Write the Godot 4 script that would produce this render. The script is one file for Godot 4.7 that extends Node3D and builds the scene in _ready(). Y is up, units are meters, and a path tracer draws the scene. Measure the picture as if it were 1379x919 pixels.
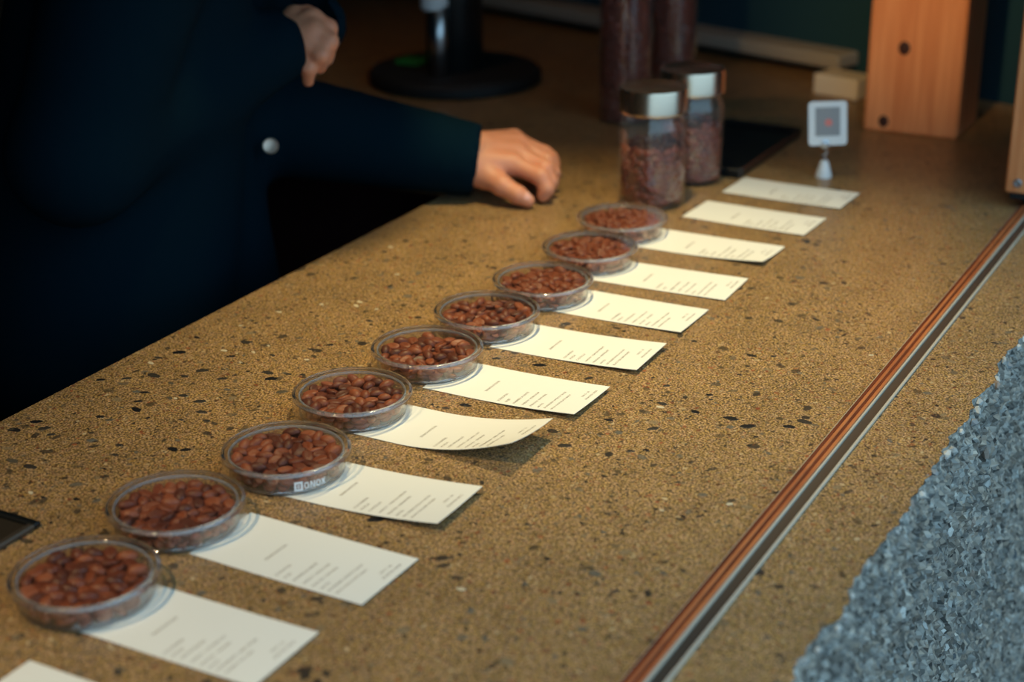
extends Node3D

const YC := 0.95          # height of the counter top
const DISH_R := 0.046
const DISH_H := 0.0179
var M := {}
var rng := RandomNumberGenerator.new()
var edge_noise := FastNoiseLite.new()
var bean_meshes: Array[ArrayMesh] = []


func _ready() -> void:
	rng.seed = 20240611
	# ---------- camera, sky, light, exposure ----------
	var cam := Camera3D.new()
	cam.name = "camera"
	cam.transform = Transform3D(Basis(Vector3(0.87916, -0.00908, -0.47644), Vector3(-0.17118, 0.92706, -0.33354), Vector3(0.44472, 0.37479, 0.81348)).orthonormalized(), Vector3(0, 1.4678, 0))
	var att := CameraAttributesPhysical.new()
	att.frustum_focal_length = 57.295
	att.frustum_focus_distance = 1.265
	att.frustum_near = 0.05
	att.frustum_far = 60.0
	att.exposure_aperture = 4.3
	cam.attributes = att
	add_child(cam)
	var we := WorldEnvironment.new()
	we.name = "world_environment"
	var env := Environment.new()
	env.background_mode = Environment.BG_SKY
	var sky := Sky.new()
	var psm := ProceduralSkyMaterial.new()
	psm.sky_top_color = Color(0.70, 0.885, 1.0)
	psm.sky_horizon_color = Color(0.66, 0.82, 0.93)
	psm.ground_horizon_color = Color(0.35, 0.42, 0.48)
	psm.ground_bottom_color = Color(0.30, 0.35, 0.40)
	psm.sky_energy_multiplier = 1.25
	psm.ground_energy_multiplier = 1.3
	sky.sky_material = psm
	env.sky = sky
	env.tonemap_mode = Environment.TONE_MAPPER_LINEAR
	env.tonemap_exposure = 1.0
	env.sdfgi_enabled = true
	env.ssao_enabled = true
	env.ssil_enabled = true
	we.environment = env
	add_child(we)

	make_materials()
	build_room()
	build_lamps()
	build_counter()
	build_track()
	build_back_of_counter()
	build_person()
	for k in 12:
		build_card(k)
	for k in 9:
		build_dish(k)
	build_beans()
	build_jars()
	build_sign()


# ============================================================ helpers
func mat(called: String, c: Color, rough := 0.6, metal := 0.0) -> StandardMaterial3D:
	var m := StandardMaterial3D.new()
	m.resource_name = called
	m.albedo_color = c
	m.roughness = rough
	m.metallic = metal
	M[called] = m
	return m


func numbered(called: String) -> String:
	if not has_node(NodePath(called)):
		return called
	var n := 1
	while has_node(NodePath("%s_%03d" % [called, n])):
		n += 1
	return "%s_%03d" % [called, n]


func tag(o: Node, label: String, category: String, group := "", kind := "") -> Node:
	o.set_meta("label", label)
	o.set_meta("category", category)
	if group:
		o.set_meta("group", group)
	if kind:
		o.set_meta("kind", kind)
	return o


func thing(called: String, label: String, category: String, at := Vector3.ZERO, turn := 0.0, group := "") -> Node3D:
	var o := Node3D.new()
	o.name = numbered(called)
	add_child(o)
	o.position = at
	o.rotation.y = turn
	tag(o, label, category, group)
	return o


func put(called: String, mesh: Mesh, m: Material, parent: Node = self, at := Vector3.ZERO) -> MeshInstance3D:
	var o := MeshInstance3D.new()
	o.name = numbered(called) if parent == self else called
	o.mesh = mesh
	o.material_override = m
	o.cast_shadow = GeometryInstance3D.SHADOW_CASTING_SETTING_ON
	o.position = at
	parent.add_child(o, true)
	return o


func struct(called: String, mesh: Mesh, m: Material, label := "", category := "") -> MeshInstance3D:
	var o := put(called, mesh, m)
	tag(o, label, category, "", "structure")
	return o


func st_new() -> SurfaceTool:
	var st := SurfaceTool.new()
	st.begin(Mesh.PRIMITIVE_TRIANGLES)
	return st


func done(st: SurfaceTool) -> ArrayMesh:
	st.generate_normals()
	return st.commit()


# corners run anticlockwise as seen from outside
func tri(st: SurfaceTool, a: Vector3, b: Vector3, c: Vector3) -> void:
	st.add_vertex(a)
	st.add_vertex(c)
	st.add_vertex(b)


func quad(st: SurfaceTool, a: Vector3, b: Vector3, c: Vector3, d: Vector3) -> void:
	tri(st, a, b, c)
	tri(st, a, c, d)


# chamfered box
func bx(st: SurfaceTool, lo: Vector3, hi: Vector3, ch := 0.0, xf := Transform3D.IDENTITY) -> void:
	st.set_smooth_group(-1)
	var c := (lo + hi) / 2.0
	var h := (hi - lo) / 2.0
	ch = minf(ch, minf(h.x, minf(h.y, h.z)) * 0.9)
	var ax: Array[Vector3] = [Vector3(1, 0, 0), Vector3(0, 1, 0), Vector3(0, 0, 1)]
	for a in 3:
		for s in [-1.0, 1.0]:
			var n: Vector3 = ax[a] * s
			var u: Vector3 = ax[(a + 1) % 3]
			var v: Vector3 = n.cross(u)
			var hu: float = h.dot(u.abs()) - ch
			var hv: float = h.dot(v.abs()) - ch
			var o: Vector3 = c + n * h[a]
			quad(st, xf * (o - u * hu - v * hv), xf * (o + u * hu - v * hv), xf * (o + u * hu + v * hv), xf * (o - u * hu + v * hv))
	if ch <= 0.0:
		return
	for a in 3:
		var u: Vector3 = ax[(a + 1) % 3]
		var v: Vector3 = ax[(a + 2) % 3]
		var w: Vector3 = ax[a]
		for su in [-1.0, 1.0]:
			for sv in [-1.0, 1.0]:
				var p: Vector3 = c + u * su * h.dot(u) + v * sv * (h.dot(v) - ch)
				var q: Vector3 = c + u * su * (h.dot(u) - ch) + v * sv * h.dot(v)
				var l: Vector3 = w * (h[a] - ch)
				if su * sv > 0:
					quad(st, xf * (p - l), xf * (q - l), xf * (q + l), xf * (p + l))
				else:
					quad(st, xf * (q - l), xf * (p - l), xf * (p + l), xf * (q + l))
	for sx in [-1.0, 1.0]:
		for sy in [-1.0, 1.0]:
			for sz in [-1.0, 1.0]:
				var p := c + Vector3(sx * h.x, sy * (h.y - ch), sz * (h.z - ch))
				var q := c + Vector3(sx * (h.x - ch), sy * h.y, sz * (h.z - ch))
				var r := c + Vector3(sx * (h.x - ch), sy * (h.y - ch), sz * h.z)
				if sx * sy * sz > 0:
					tri(st, xf * p, xf * q, xf * r)
				else:
					tri(st, xf * p, xf * r, xf * q)


func box_mesh(lo: Vector3, hi: Vector3, ch := 0.0, xf := Transform3D.IDENTITY) -> ArrayMesh:
	var st := st_new()
	bx(st, lo, hi, ch, xf)
	return done(st)


# a profile of (radius, height), solid on its left when it runs from the foot outward and up
func lathe(st: SurfaceTool, prof: Array, segs := 64, at := Vector3.ZERO) -> void:
	var g := 1
	for k in prof.size() - 1:
		var p: Vector2 = prof[k]
		var q: Vector2 = prof[k + 1]
		if k > 0 and absf((p - prof[k - 1]).angle_to(q - p)) > 0.75:
			g += 1
		st.set_smooth_group(g)
		for j in segs:
			var t1 := TAU * j / segs
			var t2 := TAU * ((j + 1) % segs) / segs
			var a := at + Vector3(p.x * cos(t2), p.y, p.x * sin(t2))
			var b := at + Vector3(p.x * cos(t1), p.y, p.x * sin(t1))
			var c := at + Vector3(q.x * cos(t1), q.y, q.x * sin(t1))
			var d := at + Vector3(q.x * cos(t2), q.y, q.x * sin(t2))
			if p.x < 1e-6:
				tri(st, b, c, d)
			elif q.x < 1e-6:
				tri(st, a, b, c)
			else:
				quad(st, a, b, c, d)


func lathe_mesh(prof: Array, segs := 64) -> ArrayMesh:
	var st := st_new()
	lathe(st, prof, segs)
	return done(st)


func tube(st: SurfaceTool, pts: Array, r: float, segs := 10) -> void:
	st.set_smooth_group(1)
	var rings: Array = []
	for i in pts.size():
		var d: Vector3 = (pts[mini(i + 1, pts.size() - 1)] - pts[maxi(i - 1, 0)]).normalized()
		var u := d.cross(Vector3(0.31, 0.2, 0.93)).normalized()
		var v := d.cross(u)
		var ring: Array[Vector3] = []
		for j in segs:
			var t := TAU * j / segs
			ring.append(pts[i] + (u * cos(t) + v * sin(t)) * r)
		rings.append(ring)
	for i in pts.size() - 1:
		for j in segs:
			var j2 := (j + 1) % segs
			quad(st, rings[i][j], rings[i][j2], rings[i + 1][j2], rings[i + 1][j])
	for j in segs:
		var j2 := (j + 1) % segs
		tri(st, pts[0], rings[0][j2], rings[0][j])
		tri(st, pts[-1], rings[-1][j], rings[-1][j2])


# ============================================================ materials
func noise_img(n: int, freq: float, sd: int, oct := 3) -> Image:
	var f := FastNoiseLite.new()
	f.seed = sd
	f.noise_type = FastNoiseLite.TYPE_SIMPLEX
	f.frequency = freq
	f.fractal_octaves = oct
	return f.get_seamless_image(n, n, false, false, 0.08)


func concrete_images() -> Array:
	var n := 2048
	var base := PackedByteArray()
	base.resize(n * n * 3)
	var blot := noise_img(n, 0.006, 3, 4).get_data()
	var fine := noise_img(n, 0.16, 5, 2).get_data()
	var mid := noise_img(n, 0.05, 9, 2).get_data()
	var r := RandomNumberGenerator.new()
	r.seed = 77
	var state := 12345
	for i in n * n:
		state = (state * 1103515245 + 12345) & 0x7fffffff
		var g := ((state >> 12) & 255) - 128
		var v := 0.86 + (blot[i] - 128) * 0.0005 + (fine[i] - 128) * 0.0036 + (mid[i] - 128) * 0.0004 + g * 0.0018
		base[i * 3] = clampi(int(168.0 * v), 0, 255)
		base[i * 3 + 1] = clampi(int(133.0 * v), 0, 255)
		base[i * 3 + 2] = clampi(int((88.0 + (mid[i] - 128) * 0.08) * v), 0, 255)
	var pal := [Color8(52, 46, 40), Color8(66, 57, 46), Color8(38, 36, 35), Color8(80, 66, 46), Color8(90, 62, 38), Color8(150, 124, 84), Color8(178, 152, 110), Color8(132, 114, 86), Color8(166, 128, 68), Color8(104, 90, 70), Color8(98, 94, 84), Color8(196, 172, 132), Color8(126, 66, 42), Color8(150, 88, 54), Color8(112, 70, 46)]
	var stones := 52000
	for s in stones:
		var cx := r.randi() % n
		var cy := r.randi() % n
		var big := r.randf()
		var ra := 1.2 + 1.8 * r.randf()
		if big > 0.86:
			ra = 3.0 + 3.0 * r.randf()
		if big > 0.985:
			ra = 6.0 + 7.0 * r.randf()
		var rb := ra * (0.4 + 0.45 * r.randf())
		var an := r.randf() * PI
		var ca := cos(an)
		var sa := sin(an)
		var c: Color = pal[r.randi() % pal.size()]
		if big > 0.985:
			c = pal[[0, 1, 9, 10, 3, 0, 7][r.randi() % 7]]
		var al := 0.6 + 0.4 * r.randf()
		var cr := c.r8
		var cg := c.g8
		var cb := c.b8
		var m := int(ceil(ra))
		for y in range(-m, m + 1):
			var row := ((cy + y) & (n - 1)) * n
			for x in range(-m, m + 1):
				var u := (x * ca + y * sa) / ra
				var w := (-x * sa + y * ca) / rb
				var e := u * u + w * w + 0.25 * u * w * w
				if e < 1.0:
					var k := (row + ((cx + x) & (n - 1))) * 3
					var t := al * minf(1.0, (1.0 - e) * 3.0)
					base[k] = int(base[k] + (cr - base[k]) * t)
					base[k + 1] = int(base[k + 1] + (cg - base[k + 1]) * t)
					base[k + 2] = int(base[k + 2] + (cb - base[k + 2]) * t)
	var colour := Image.create_from_data(n, n, false, Image.FORMAT_RGB8, base)
	var h := noise_img(1024, 0.12, 21, 3)
	return [colour, h]


func make_materials() -> void:
	var ci := concrete_images()
	var con := mat("polished_concrete", Color(1, 1, 1), 0.34)
	con.albedo_texture = ImageTexture.create_from_image(ci[0])
	con.uv1_triplanar = true
	con.uv1_world_triplanar = true
	con.uv1_scale = Vector3.ONE / 0.86
	con.uv1_offset = Vector3(0.13, 0.4, 0.27)
	con.heightmap_enabled = true
	con.heightmap_texture = ImageTexture.create_from_image(ci[1])
	con.heightmap_scale = 0.02
	var sc := mat("split_concrete", Color(1, 1, 1), 0.8)
	sc.vertex_color_use_as_albedo = true
	var chips := [Color(0.50, 0.51, 0.51), Color(0.64, 0.64, 0.62), Color(0.28, 0.30, 0.31), Color(0.74, 0.73, 0.70), Color(0.56, 0.50, 0.45)]
	for i in chips.size():
		mat("chip%d" % i, chips[i], 0.6)
	var peb := [Color8(38, 36, 35), Color8(58, 53, 47), Color8(88, 80, 66), Color8(96, 93, 84), Color8(205, 190, 158), Color8(28, 28, 30)]
	for i in peb.size():
		mat("pebble%d" % i, peb[i], 0.3)
	# plain wood
	wood("pine", Color8(238, 160, 104), Color8(214, 130, 76), 0.55, 3)
	wood("wood_dark", Color8(110, 48, 22), Color8(84, 34, 16), 0.5, 7)
	wood("wood_light", Color8(186, 112, 62), Color8(158, 86, 46), 0.5, 8)
	mat("knot", Color8(58, 26, 16), 0.6)
	mat("aluminium", Color(0.42, 0.38, 0.34), 0.45, 0.8)
	mat("filler", Color8(176, 166, 150), 0.7)
	mat("steel", Color(0.72, 0.73, 0.74), 0.28, 1.0)
	mat("lid_silver", Color(0.84, 0.77, 0.68), 0.26, 1.0)
	mat("tray_steel", Color(0.36, 0.32, 0.27), 0.4, 0.8)
	mat("black_plastic", Color8(14, 18, 20), 0.35)
	mat("black_matt", Color8(12, 15, 17), 0.7)
	mat("rubber", Color8(10, 13, 16), 0.6)
	mat("grey_screw", Color(0.6, 0.62, 0.65), 0.4, 0.8)
	mat("white_plastic", Color8(232, 232, 232), 0.4)
	mat("pale_grey_print", Color8(150, 150, 152), 0.5)
	mat("pink_print", Color8(226, 130, 120), 0.5)
	mat("green_plastic", Color8(40, 130, 58), 0.4)
	mat("white_card", Color8(233, 230, 219), 0.85)
	mat("ink", Color8(146, 132, 116), 0.8)
	mat("logo_white", Color8(226, 226, 226), 0.5)
	mat("wall_paint", Color8(8, 58, 74), 0.9)
	mat("trim_grey", Color8(156, 152, 140), 0.6)
	mat("floor_tile", Color8(44, 26, 24), 0.7)
	mat("pavement_grey", Color8(120, 122, 124), 0.9)
	mat("ceiling_paint", Color8(176, 178, 176), 0.9)  # pale and out of view, gives the dish rims something bright to reflect
	mat("maroon_wood", Color8(62, 24, 26), 0.6)
	mat("cream_block", Color8(226, 216, 192), 0.7)
	mat("jacket", Color8(4, 25, 35), 0.9).metallic_specular = 0.15
	mat("trousers", Color8(6, 18, 26), 0.9).metallic_specular = 0.15
	mat("hair", Color8(20, 16, 14), 0.6)
	mat("button_metal", Color8(206, 186, 168), 0.35, 0.6)
	var skin := mat("skin", Color8(214, 142, 108), 0.5)
	skin.subsurf_scatter_enabled = true
	skin.subsurf_scatter_strength = 0.12
	mat("nail", Color8(232, 170, 150), 0.3)
	var beans := [Color8(134, 68, 40), Color8(114, 55, 33), Color8(152, 82, 50), Color8(94, 45, 28)]
	for i in beans.size():
		var bm := mat("bean%d" % i, beans[i], 0.47)
		bm.metallic_specular = 0.5
	mat("bean_dark", Color8(112, 44, 24), 0.5)
	glass("clear_plastic", Color(0.96, 0.98, 1.0, 0.002), 0.02)
	var sg := mat("solid_glass", Color(0.97, 0.97, 0.97, 0.02), 0.08)
	sg.refraction_enabled = true
	sg.refraction_scale = 0.05
	sg.transparency = BaseMaterial3D.TRANSPARENCY_ALPHA
	var eg := mat("edge_glass", Color(0.92, 0.95, 0.98, 0.16), 0.08)  # white mixed into the glass stands in for bright reflections along the brim
	eg.refraction_enabled = true
	eg.refraction_scale = 0.05
	eg.transparency = BaseMaterial3D.TRANSPARENCY_ALPHA
	glass("jar_glass", Color(0.93, 0.97, 0.96, 0.012), 0.02)


func glass(called: String, c: Color, rough: float) -> void:
	var g := mat(called, c, rough)
	g.transparency = BaseMaterial3D.TRANSPARENCY_ALPHA
	g.metallic_specular = 0.5


func wood(called: String, a: Color, b: Color, rough: float, sd: int) -> void:
	var w := 128
	var h := 512
	var f := FastNoiseLite.new()
	f.seed = sd
	f.frequency = 0.02
	f.fractal_octaves = 3
	var im := Image.create(w, h, false, Image.FORMAT_RGB8)
	for y in h:
		for x in w:
			var d := f.get_noise_2d(x * 3.0, y * 0.16)
			var gr := f.get_noise_2d(x * 14.0 + 400.0, y * 0.5)
			im.set_pixel(x, y, a.lerp(b, clampf(0.5 + d * 0.9 + gr * 0.5, 0, 1)))
	var m := mat(called, Color(1, 1, 1), rough)
	m.albedo_texture = ImageTexture.create_from_image(im)
	m.uv1_triplanar = true
	m.uv1_scale = Vector3(4, 1.2, 4)


# ============================================================ room
func build_room() -> void:
	var back := Transform3D(Basis(Vector3.UP, -0.30), Vector3(-1.0, 0, -2.33))
	struct("wall_back", box_mesh(Vector3(-2.6, 0, -0.2), Vector3(1.6, 2.6, 0), 0.0, back), M.wall_paint)
	struct("wall_left", box_mesh(Vector3(-2.75, 0, -3.2), Vector3(-2.6, 2.6, 1.4)), M.wall_paint)
	struct("wall_near", box_mesh(Vector3(-2.75, 0, 1.4), Vector3(-0.3, 2.6, 1.55)), M.wall_paint)
	struct("floor", box_mesh(Vector3(-2.75, -0.1, -3.2), Vector3(-0.25, 0, 1.55)), M.floor_tile)
	struct("ceiling", box_mesh(Vector3(-2.75, 2.6, -3.2), Vector3(-0.28, 2.75, 1.55)), M.ceiling_paint)
	struct("pavement", box_mesh(Vector3(-0.25, -0.1, -4.0), Vector3(5.0, 0, 4.0)), M.pavement_grey)
	struct("trim_1", box_mesh(Vector3(-1.6, 0.965, 0.0), Vector3(0.36, 0.985, 0.05), 0.003, back), M.trim_grey)
	# street wall out of view, its opening sized to limit sky light
	struct("wall_right_unseen", box_mesh(Vector3(-0.34, 1.66, -3.0), Vector3(-0.28, 2.6, 1.4)), M.wall_paint)
	struct("wall_right_pier_unseen", box_mesh(Vector3(-0.34, 0.0, 0.62), Vector3(-0.28, 1.66, 1.4)), M.wall_paint)  # unseen pier, holds sky light back from the near left
	struct("wall_right_end", box_mesh(Vector3(-0.34, 0.0, -3.0), Vector3(-0.28, 1.66, -2.13)), M.wall_paint)


func build_lamps() -> void:
	# unseen spots above the counter, each placed for what it lights
	spot_lamp(Vector3(-0.62, 1.98, -1.30), Vector3(-0.60, YC, -1.25), Color(1.0, 0.91, 0.67), 1.24, 29.0)  # out of view, lights the middle of the dish row
	spot_lamp(Vector3(-0.45, 2.2, 0.1), Vector3(-0.53, 1.26, -1.94), Color(1.0, 0.80, 0.52), 2.8, 8.2)  # extra spot out of view, placed to brighten the post
	spot_lamp(Vector3(-1.15, 2.1, -1.75), Vector3(-1.05, YC, -1.85), Color(1.0, 0.72, 0.46), 0.075, 40.0)  # weak warm fill added over the back of the counter
	spot_lamp(Vector3(-0.82, 1.98, -0.20), Vector3(-0.55, YC, -0.57), Color(1.0, 0.88, 0.66), 0.72, 31.0)  # out of view, placed to light the near dishes and cards


func spot_lamp(at: Vector3, to: Vector3, col: Color, e: float, ang: float) -> void:
	var t := thing("unseen_spotlight", "unseen ceiling spotlight placed to light the %s" % ("middle of the row of dishes" if at.z < -1.0 and at.z > -1.5 else "wooden post" if at.z > 0.0 else "brewing stand" if at.z < -1.5 else "near end of the counter"), "lamp", at, 0.0)
	var b := Basis.looking_at((to - at).normalized(), Vector3(1, 0, 0.2))
	var st := st_new()
	# a can open at the front: along -z of b
	lathe(st, [Vector2(0, 0.12), Vector2(0.038, 0.12), Vector2(0.042, 0.116), Vector2(0.042, 0.0), Vector2(0.039, 0.0), Vector2(0.039, 0.11), Vector2(0, 0.11)].map(func(v): return Vector2(v.x, v.y)), 32)
	var can := put("housing", flip_ok(st), M.black_matt, t)
	can.basis = Basis(b.x, b.z, -b.y)
	var disc := st_new()
	lathe(disc, [Vector2(0, 0.02), Vector2(0.026, 0.02), Vector2(0.026, 0.026), Vector2(0, 0.03)], 24)
	var em := mat("lamp_glow_%d" % int(ang), col, 0.5)
	em.emission_enabled = true
	em.emission = col
	em.emission_energy_multiplier = 6.0
	var bulb := put("bulb", done(disc), em, t)
	bulb.basis = Basis(b.x, b.z, -b.y)
	var stem := st_new()
	tube(stem, [Vector3(0, 0.1, 0), Vector3(0, 2.6 - at.y, 0)], 0.008)
	put("stem", done(stem), M.black_matt, t)
	var l := SpotLight3D.new()
	l.name = "lamp_light"
	l.light_color = col
	l.light_energy = e
	l.light_size = 0.03
	l.spot_angle = ang
	l.spot_angle_attenuation = 1.0
	l.spot_range = 12.0
	l.spot_attenuation = 2.0
	l.shadow_enabled = true
	t.add_child(l)
	l.position = b * Vector3(0, 0, 0.005)
	l.basis = b


func flip_ok(st: SurfaceTool) -> ArrayMesh:
	return done(st)


# ============================================================ counter
func edge_x(z: float) -> float:
	return -0.236 + edge_noise.get_noise_1d(z * 100.0) * 0.006 + edge_noise.get_noise_1d(z * 420.0 + 900.0) * 0.004


func build_counter() -> void:
	edge_noise.seed = 4
	edge_noise.frequency = 0.12
	var t := thing("concrete_counter", "long polished concrete counter with exposed pebbles and a rough split front face", "counter")
	var st := st_new()
	# main top, in strips along z; bevelled back edge
	var z0 := 0.35
	var z1 := -2.09
	var n := 480
	st.set_smooth_group(1)
	for i in n:
		var za := lerpf(z0, z1, float(i) / n)
		var zb := lerpf(z0, z1, float(i + 1) / n)
		var xs := [-0.883, -0.6, -0.32, -0.27]
		for k in 3:
			quad(st, Vector3(xs[k], YC, za), Vector3(xs[k + 1], YC, za), Vector3(xs[k + 1], YC, zb), Vector3(xs[k], YC, zb))
		quad(st, Vector3(-0.27, YC, za), Vector3(edge_x(za), YC, za), Vector3(edge_x(zb), YC, zb), Vector3(-0.27, YC, zb))
	st.set_smooth_group(-1)
	# back edge down to z = -1.46, then the return
	var zi := -1.63
	quad(st, Vector3(-0.883, YC, zi), Vector3(-0.885, YC - 0.002, zi), Vector3(-0.885, YC - 0.002, z0), Vector3(-0.883, YC, z0))
	quad(st, Vector3(-0.885, YC - 0.002, zi), Vector3(-0.885, YC - 0.06, zi), Vector3(-0.885, YC - 0.06, z0), Vector3(-0.885, YC - 0.002, z0))
	quad(st, Vector3(-0.885, YC - 0.06, zi), Vector3(-0.25, YC - 0.06, zi), Vector3(-0.25, YC - 0.06, z0), Vector3(-0.885, YC - 0.06, z0))
	quad(st, Vector3(-0.885, YC - 0.06, z0), Vector3(-0.25, YC - 0.06, z0), Vector3(-0.25, YC, z0), Vector3(-0.885, YC, z0))
	quad(st, Vector3(-2.59, YC, zi - 0.002), Vector3(-0.883, YC, zi - 0.002), Vector3(-0.883, YC, -2.285), Vector3(-2.59, YC, -2.81))
	quad(st, Vector3(-0.883, YC, z1), Vector3(-0.36, YC, z1), Vector3(-0.36, YC, -2.125), Vector3(-0.883, YC, -2.285))
	quad(st, Vector3(-2.59, YC - 0.002, zi), Vector3(-0.885, YC - 0.002, zi), Vector3(-0.883, YC, zi - 0.002), Vector3(-2.59, YC, zi - 0.002))
	quad(st, Vector3(-2.59, YC - 0.06, zi), Vector3(-0.885, YC - 0.06, zi), Vector3(-0.885, YC - 0.002, zi), Vector3(-2.59, YC - 0.002, zi))
	quad(st, Vector3(-2.59, YC - 0.06, -2.25), Vector3(-0.885, YC - 0.06, -2.25), Vector3(-0.885, YC - 0.06, zi), Vector3(-2.59, YC - 0.06, zi))
	put("top", done(st), M.polished_concrete, t)
	# carcass under the top
	st = st_new()
	bx(st, Vector3(-0.86, 0, -2.05), Vector3(-0.30, YC - 0.06, 0.33))
	put("base", done(st), M.maroon_wood, t)
	st = st_new()
	bx(st, Vector3(-2.58, 0, -2.2), Vector3(-0.86, YC - 0.06, -1.67))
	put("return_base", done(st), M.maroon_wood, t)
	rough_face(t)
	pebbles(t)


func rough_face(t: Node3D) -> void:
	var cell := FastNoiseLite.new()
	cell.seed = 11
	cell.noise_type = FastNoiseLite.TYPE_CELLULAR
	cell.cellular_return_type = FastNoiseLite.RETURN_CELL_VALUE
	cell.cellular_jitter = 1.0
	cell.frequency = 1.0 / 0.0048
	var tilt := FastNoiseLite.new()
	tilt.seed = 12
	tilt.frequency = 170.0
	tilt.fractal_octaves = 4
	var big := FastNoiseLite.new()
	big.seed = 13
	big.frequency = 14.0
	big.fractal_octaves = 2
	var st := st_new()
	st.set_smooth_group(1)
	var nz := 760
	var ny := 190
	var z0 := -0.45
	var z1 := -2.1
	var rows: Array = []
	var cols: Array = []
	for i in nz + 1:
		var z := lerpf(z0, z1, float(i) / nz)
		var row := PackedVector3Array()
		var cl := PackedColorArray()
		var ex := edge_x(z)
		for j in ny + 1:
			var s := pow(float(j) / ny, 1.25) * 0.62
			var y := YC - s
			var c := cell.get_noise_2d(z, y * 0.72)
			var d := c * 0.0026 + tilt.get_noise_2d(z, y) * 0.0052 + big.get_noise_2d(z, y) * 0.004 + rng.randf_range(-0.0004, 0.0004)
			var k := clampf(s / 0.012, 0.0, 1.0)
			row.append(Vector3(ex + k * (0.002 + d) + s * 0.03, y - (1.0 - k) * 0.0, z + rng.randf_range(-0.0004, 0.0004) * k))
			var cu := clampf(0.5 + 0.5 * cell.get_noise_2d(z + 7.0, y * 0.72), 0.0, 1.0)
			var tone := clampf(0.05 + 0.45 * pow(cu, 1.8) + 0.07 * tilt.get_noise_2d(z * 3.0, y * 3.0) + rng.randf_range(-0.06, 0.09), 0.03, 0.85)
			var warm := cell.get_noise_2d(z + 31.0, y * 0.72)
			cl.append(Color(tone * (1.12 + 0.18 * warm), tone, tone * (0.84 - 0.12 * warm)))
		rows.append(row)
		cols.append(cl)
	for i in nz:
		for j in ny:
			var a: Vector3 = rows[i][j + 1]
			var b: Vector3 = rows[i + 1][j + 1]
			var c: Vector3 = rows[i + 1][j]
			var d: Vector3 = rows[i][j]
			st.set_color(cols[i][j])
			quad(st, a, b, c, d)
	var f := put("rough_face", done(st), M.split_concrete, t)
	f.set_meta("kind", "stuff")
	# angular chips that stand proud of the broken face
	var shapes: Array[ArrayMesh] = []
	for v in 6:
		shapes.append(chip_mesh(v))
	for k in 90:
		var z := rng.randf_range(-0.62, -1.55)
		var s := pow(rng.randf(), 1.1) * 0.33 + 0.006
		var o := put("stone", shapes[k % 6], M["chip%d" % (rng.randi() % 5)], t, Vector3(edge_x(z) + s * 0.03 + 0.001, YC - s - 0.004, z))
		var sz := rng.randf_range(0.0025, 0.0060)
		o.basis = Basis.from_euler(Vector3(rng.randf() * TAU, rng.randf() * TAU, rng.randf() * TAU)).scaled(Vector3(sz, sz * 1.1, sz * 1.2))
	for k in 70:
		var z := rng.randf_range(-0.70, -1.50)
		var o := put("stone", shapes[k % 6], M["chip%d" % [1, 3, 0, 4, 3][rng.randi() % 5]], t, Vector3(edge_x(z) + rng.randf_range(-0.003, 0.004), YC - 0.0022 - rng.randf() * 0.002, z))
		var sz := rng.randf_range(0.0018, 0.0042)
		o.basis = Basis.from_euler(Vector3(rng.randf() * TAU, rng.randf() * TAU, rng.randf() * TAU)).scaled(Vector3(sz, sz * 0.9, sz * 1.2))


func chip_mesh(sd: int) -> ArrayMesh:
	var r := RandomNumberGenerator.new()
	r.seed = 500 + sd
	var ring := 5
	var top := Vector3(r.randf_range(-0.2, 0.2), 0.75, r.randf_range(-0.2, 0.2))
	var bot := Vector3(r.randf_range(-0.2, 0.2), -0.7, r.randf_range(-0.2, 0.2))
	var a: Array[Vector3] = []
	var b: Array[Vector3] = []
	for j in ring:
		var t := TAU * j / ring + r.randf_range(-0.25, 0.25)
		var q := r.randf_range(0.7, 1.1)
		a.append(Vector3(cos(t) * q, r.randf_range(0.15, 0.5), sin(t) * q))
		b.append(Vector3(cos(t + 0.3) * q, r.randf_range(-0.5, -0.15), sin(t + 0.3) * q))
	var st := st_new()
	st.set_smooth_group(-1)
	for j in ring:
		var j2 := (j + 1) % ring
		tri(st, top, a[j2], a[j])
		tri(st, a[j], a[j2], b[j])
		tri(st, a[j2], b[j2], b[j])
		tri(st, bot, b[j], b[j2])
	return done(st)


func pebble_mesh(sd: int) -> ArrayMesh:
	var r := RandomNumberGenerator.new()
	r.seed = 900 + sd
	var n := 9
	var st := st_new()
	st.set_smooth_group(-1)
	var p: Array[Vector3] = []
	var q: Array[Vector3] = []
	for j in n:
		var t := TAU * j / n + r.randf_range(-0.2, 0.2)
		var k := r.randf_range(0.72, 1.05)
		p.append(Vector3(cos(t) * k, 0, sin(t) * k * 0.58))
		q.append(Vector3(cos(t) * k * 0.93, 1.0, sin(t) * k * 0.54))
	for j in n:
		var j2 := (j + 1) % n
		tri(st, Vector3(0, 1.0, 0), q[j2], q[j])
		quad(st, q[j], q[j2], p[j2], p[j])
	return done(st)


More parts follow.
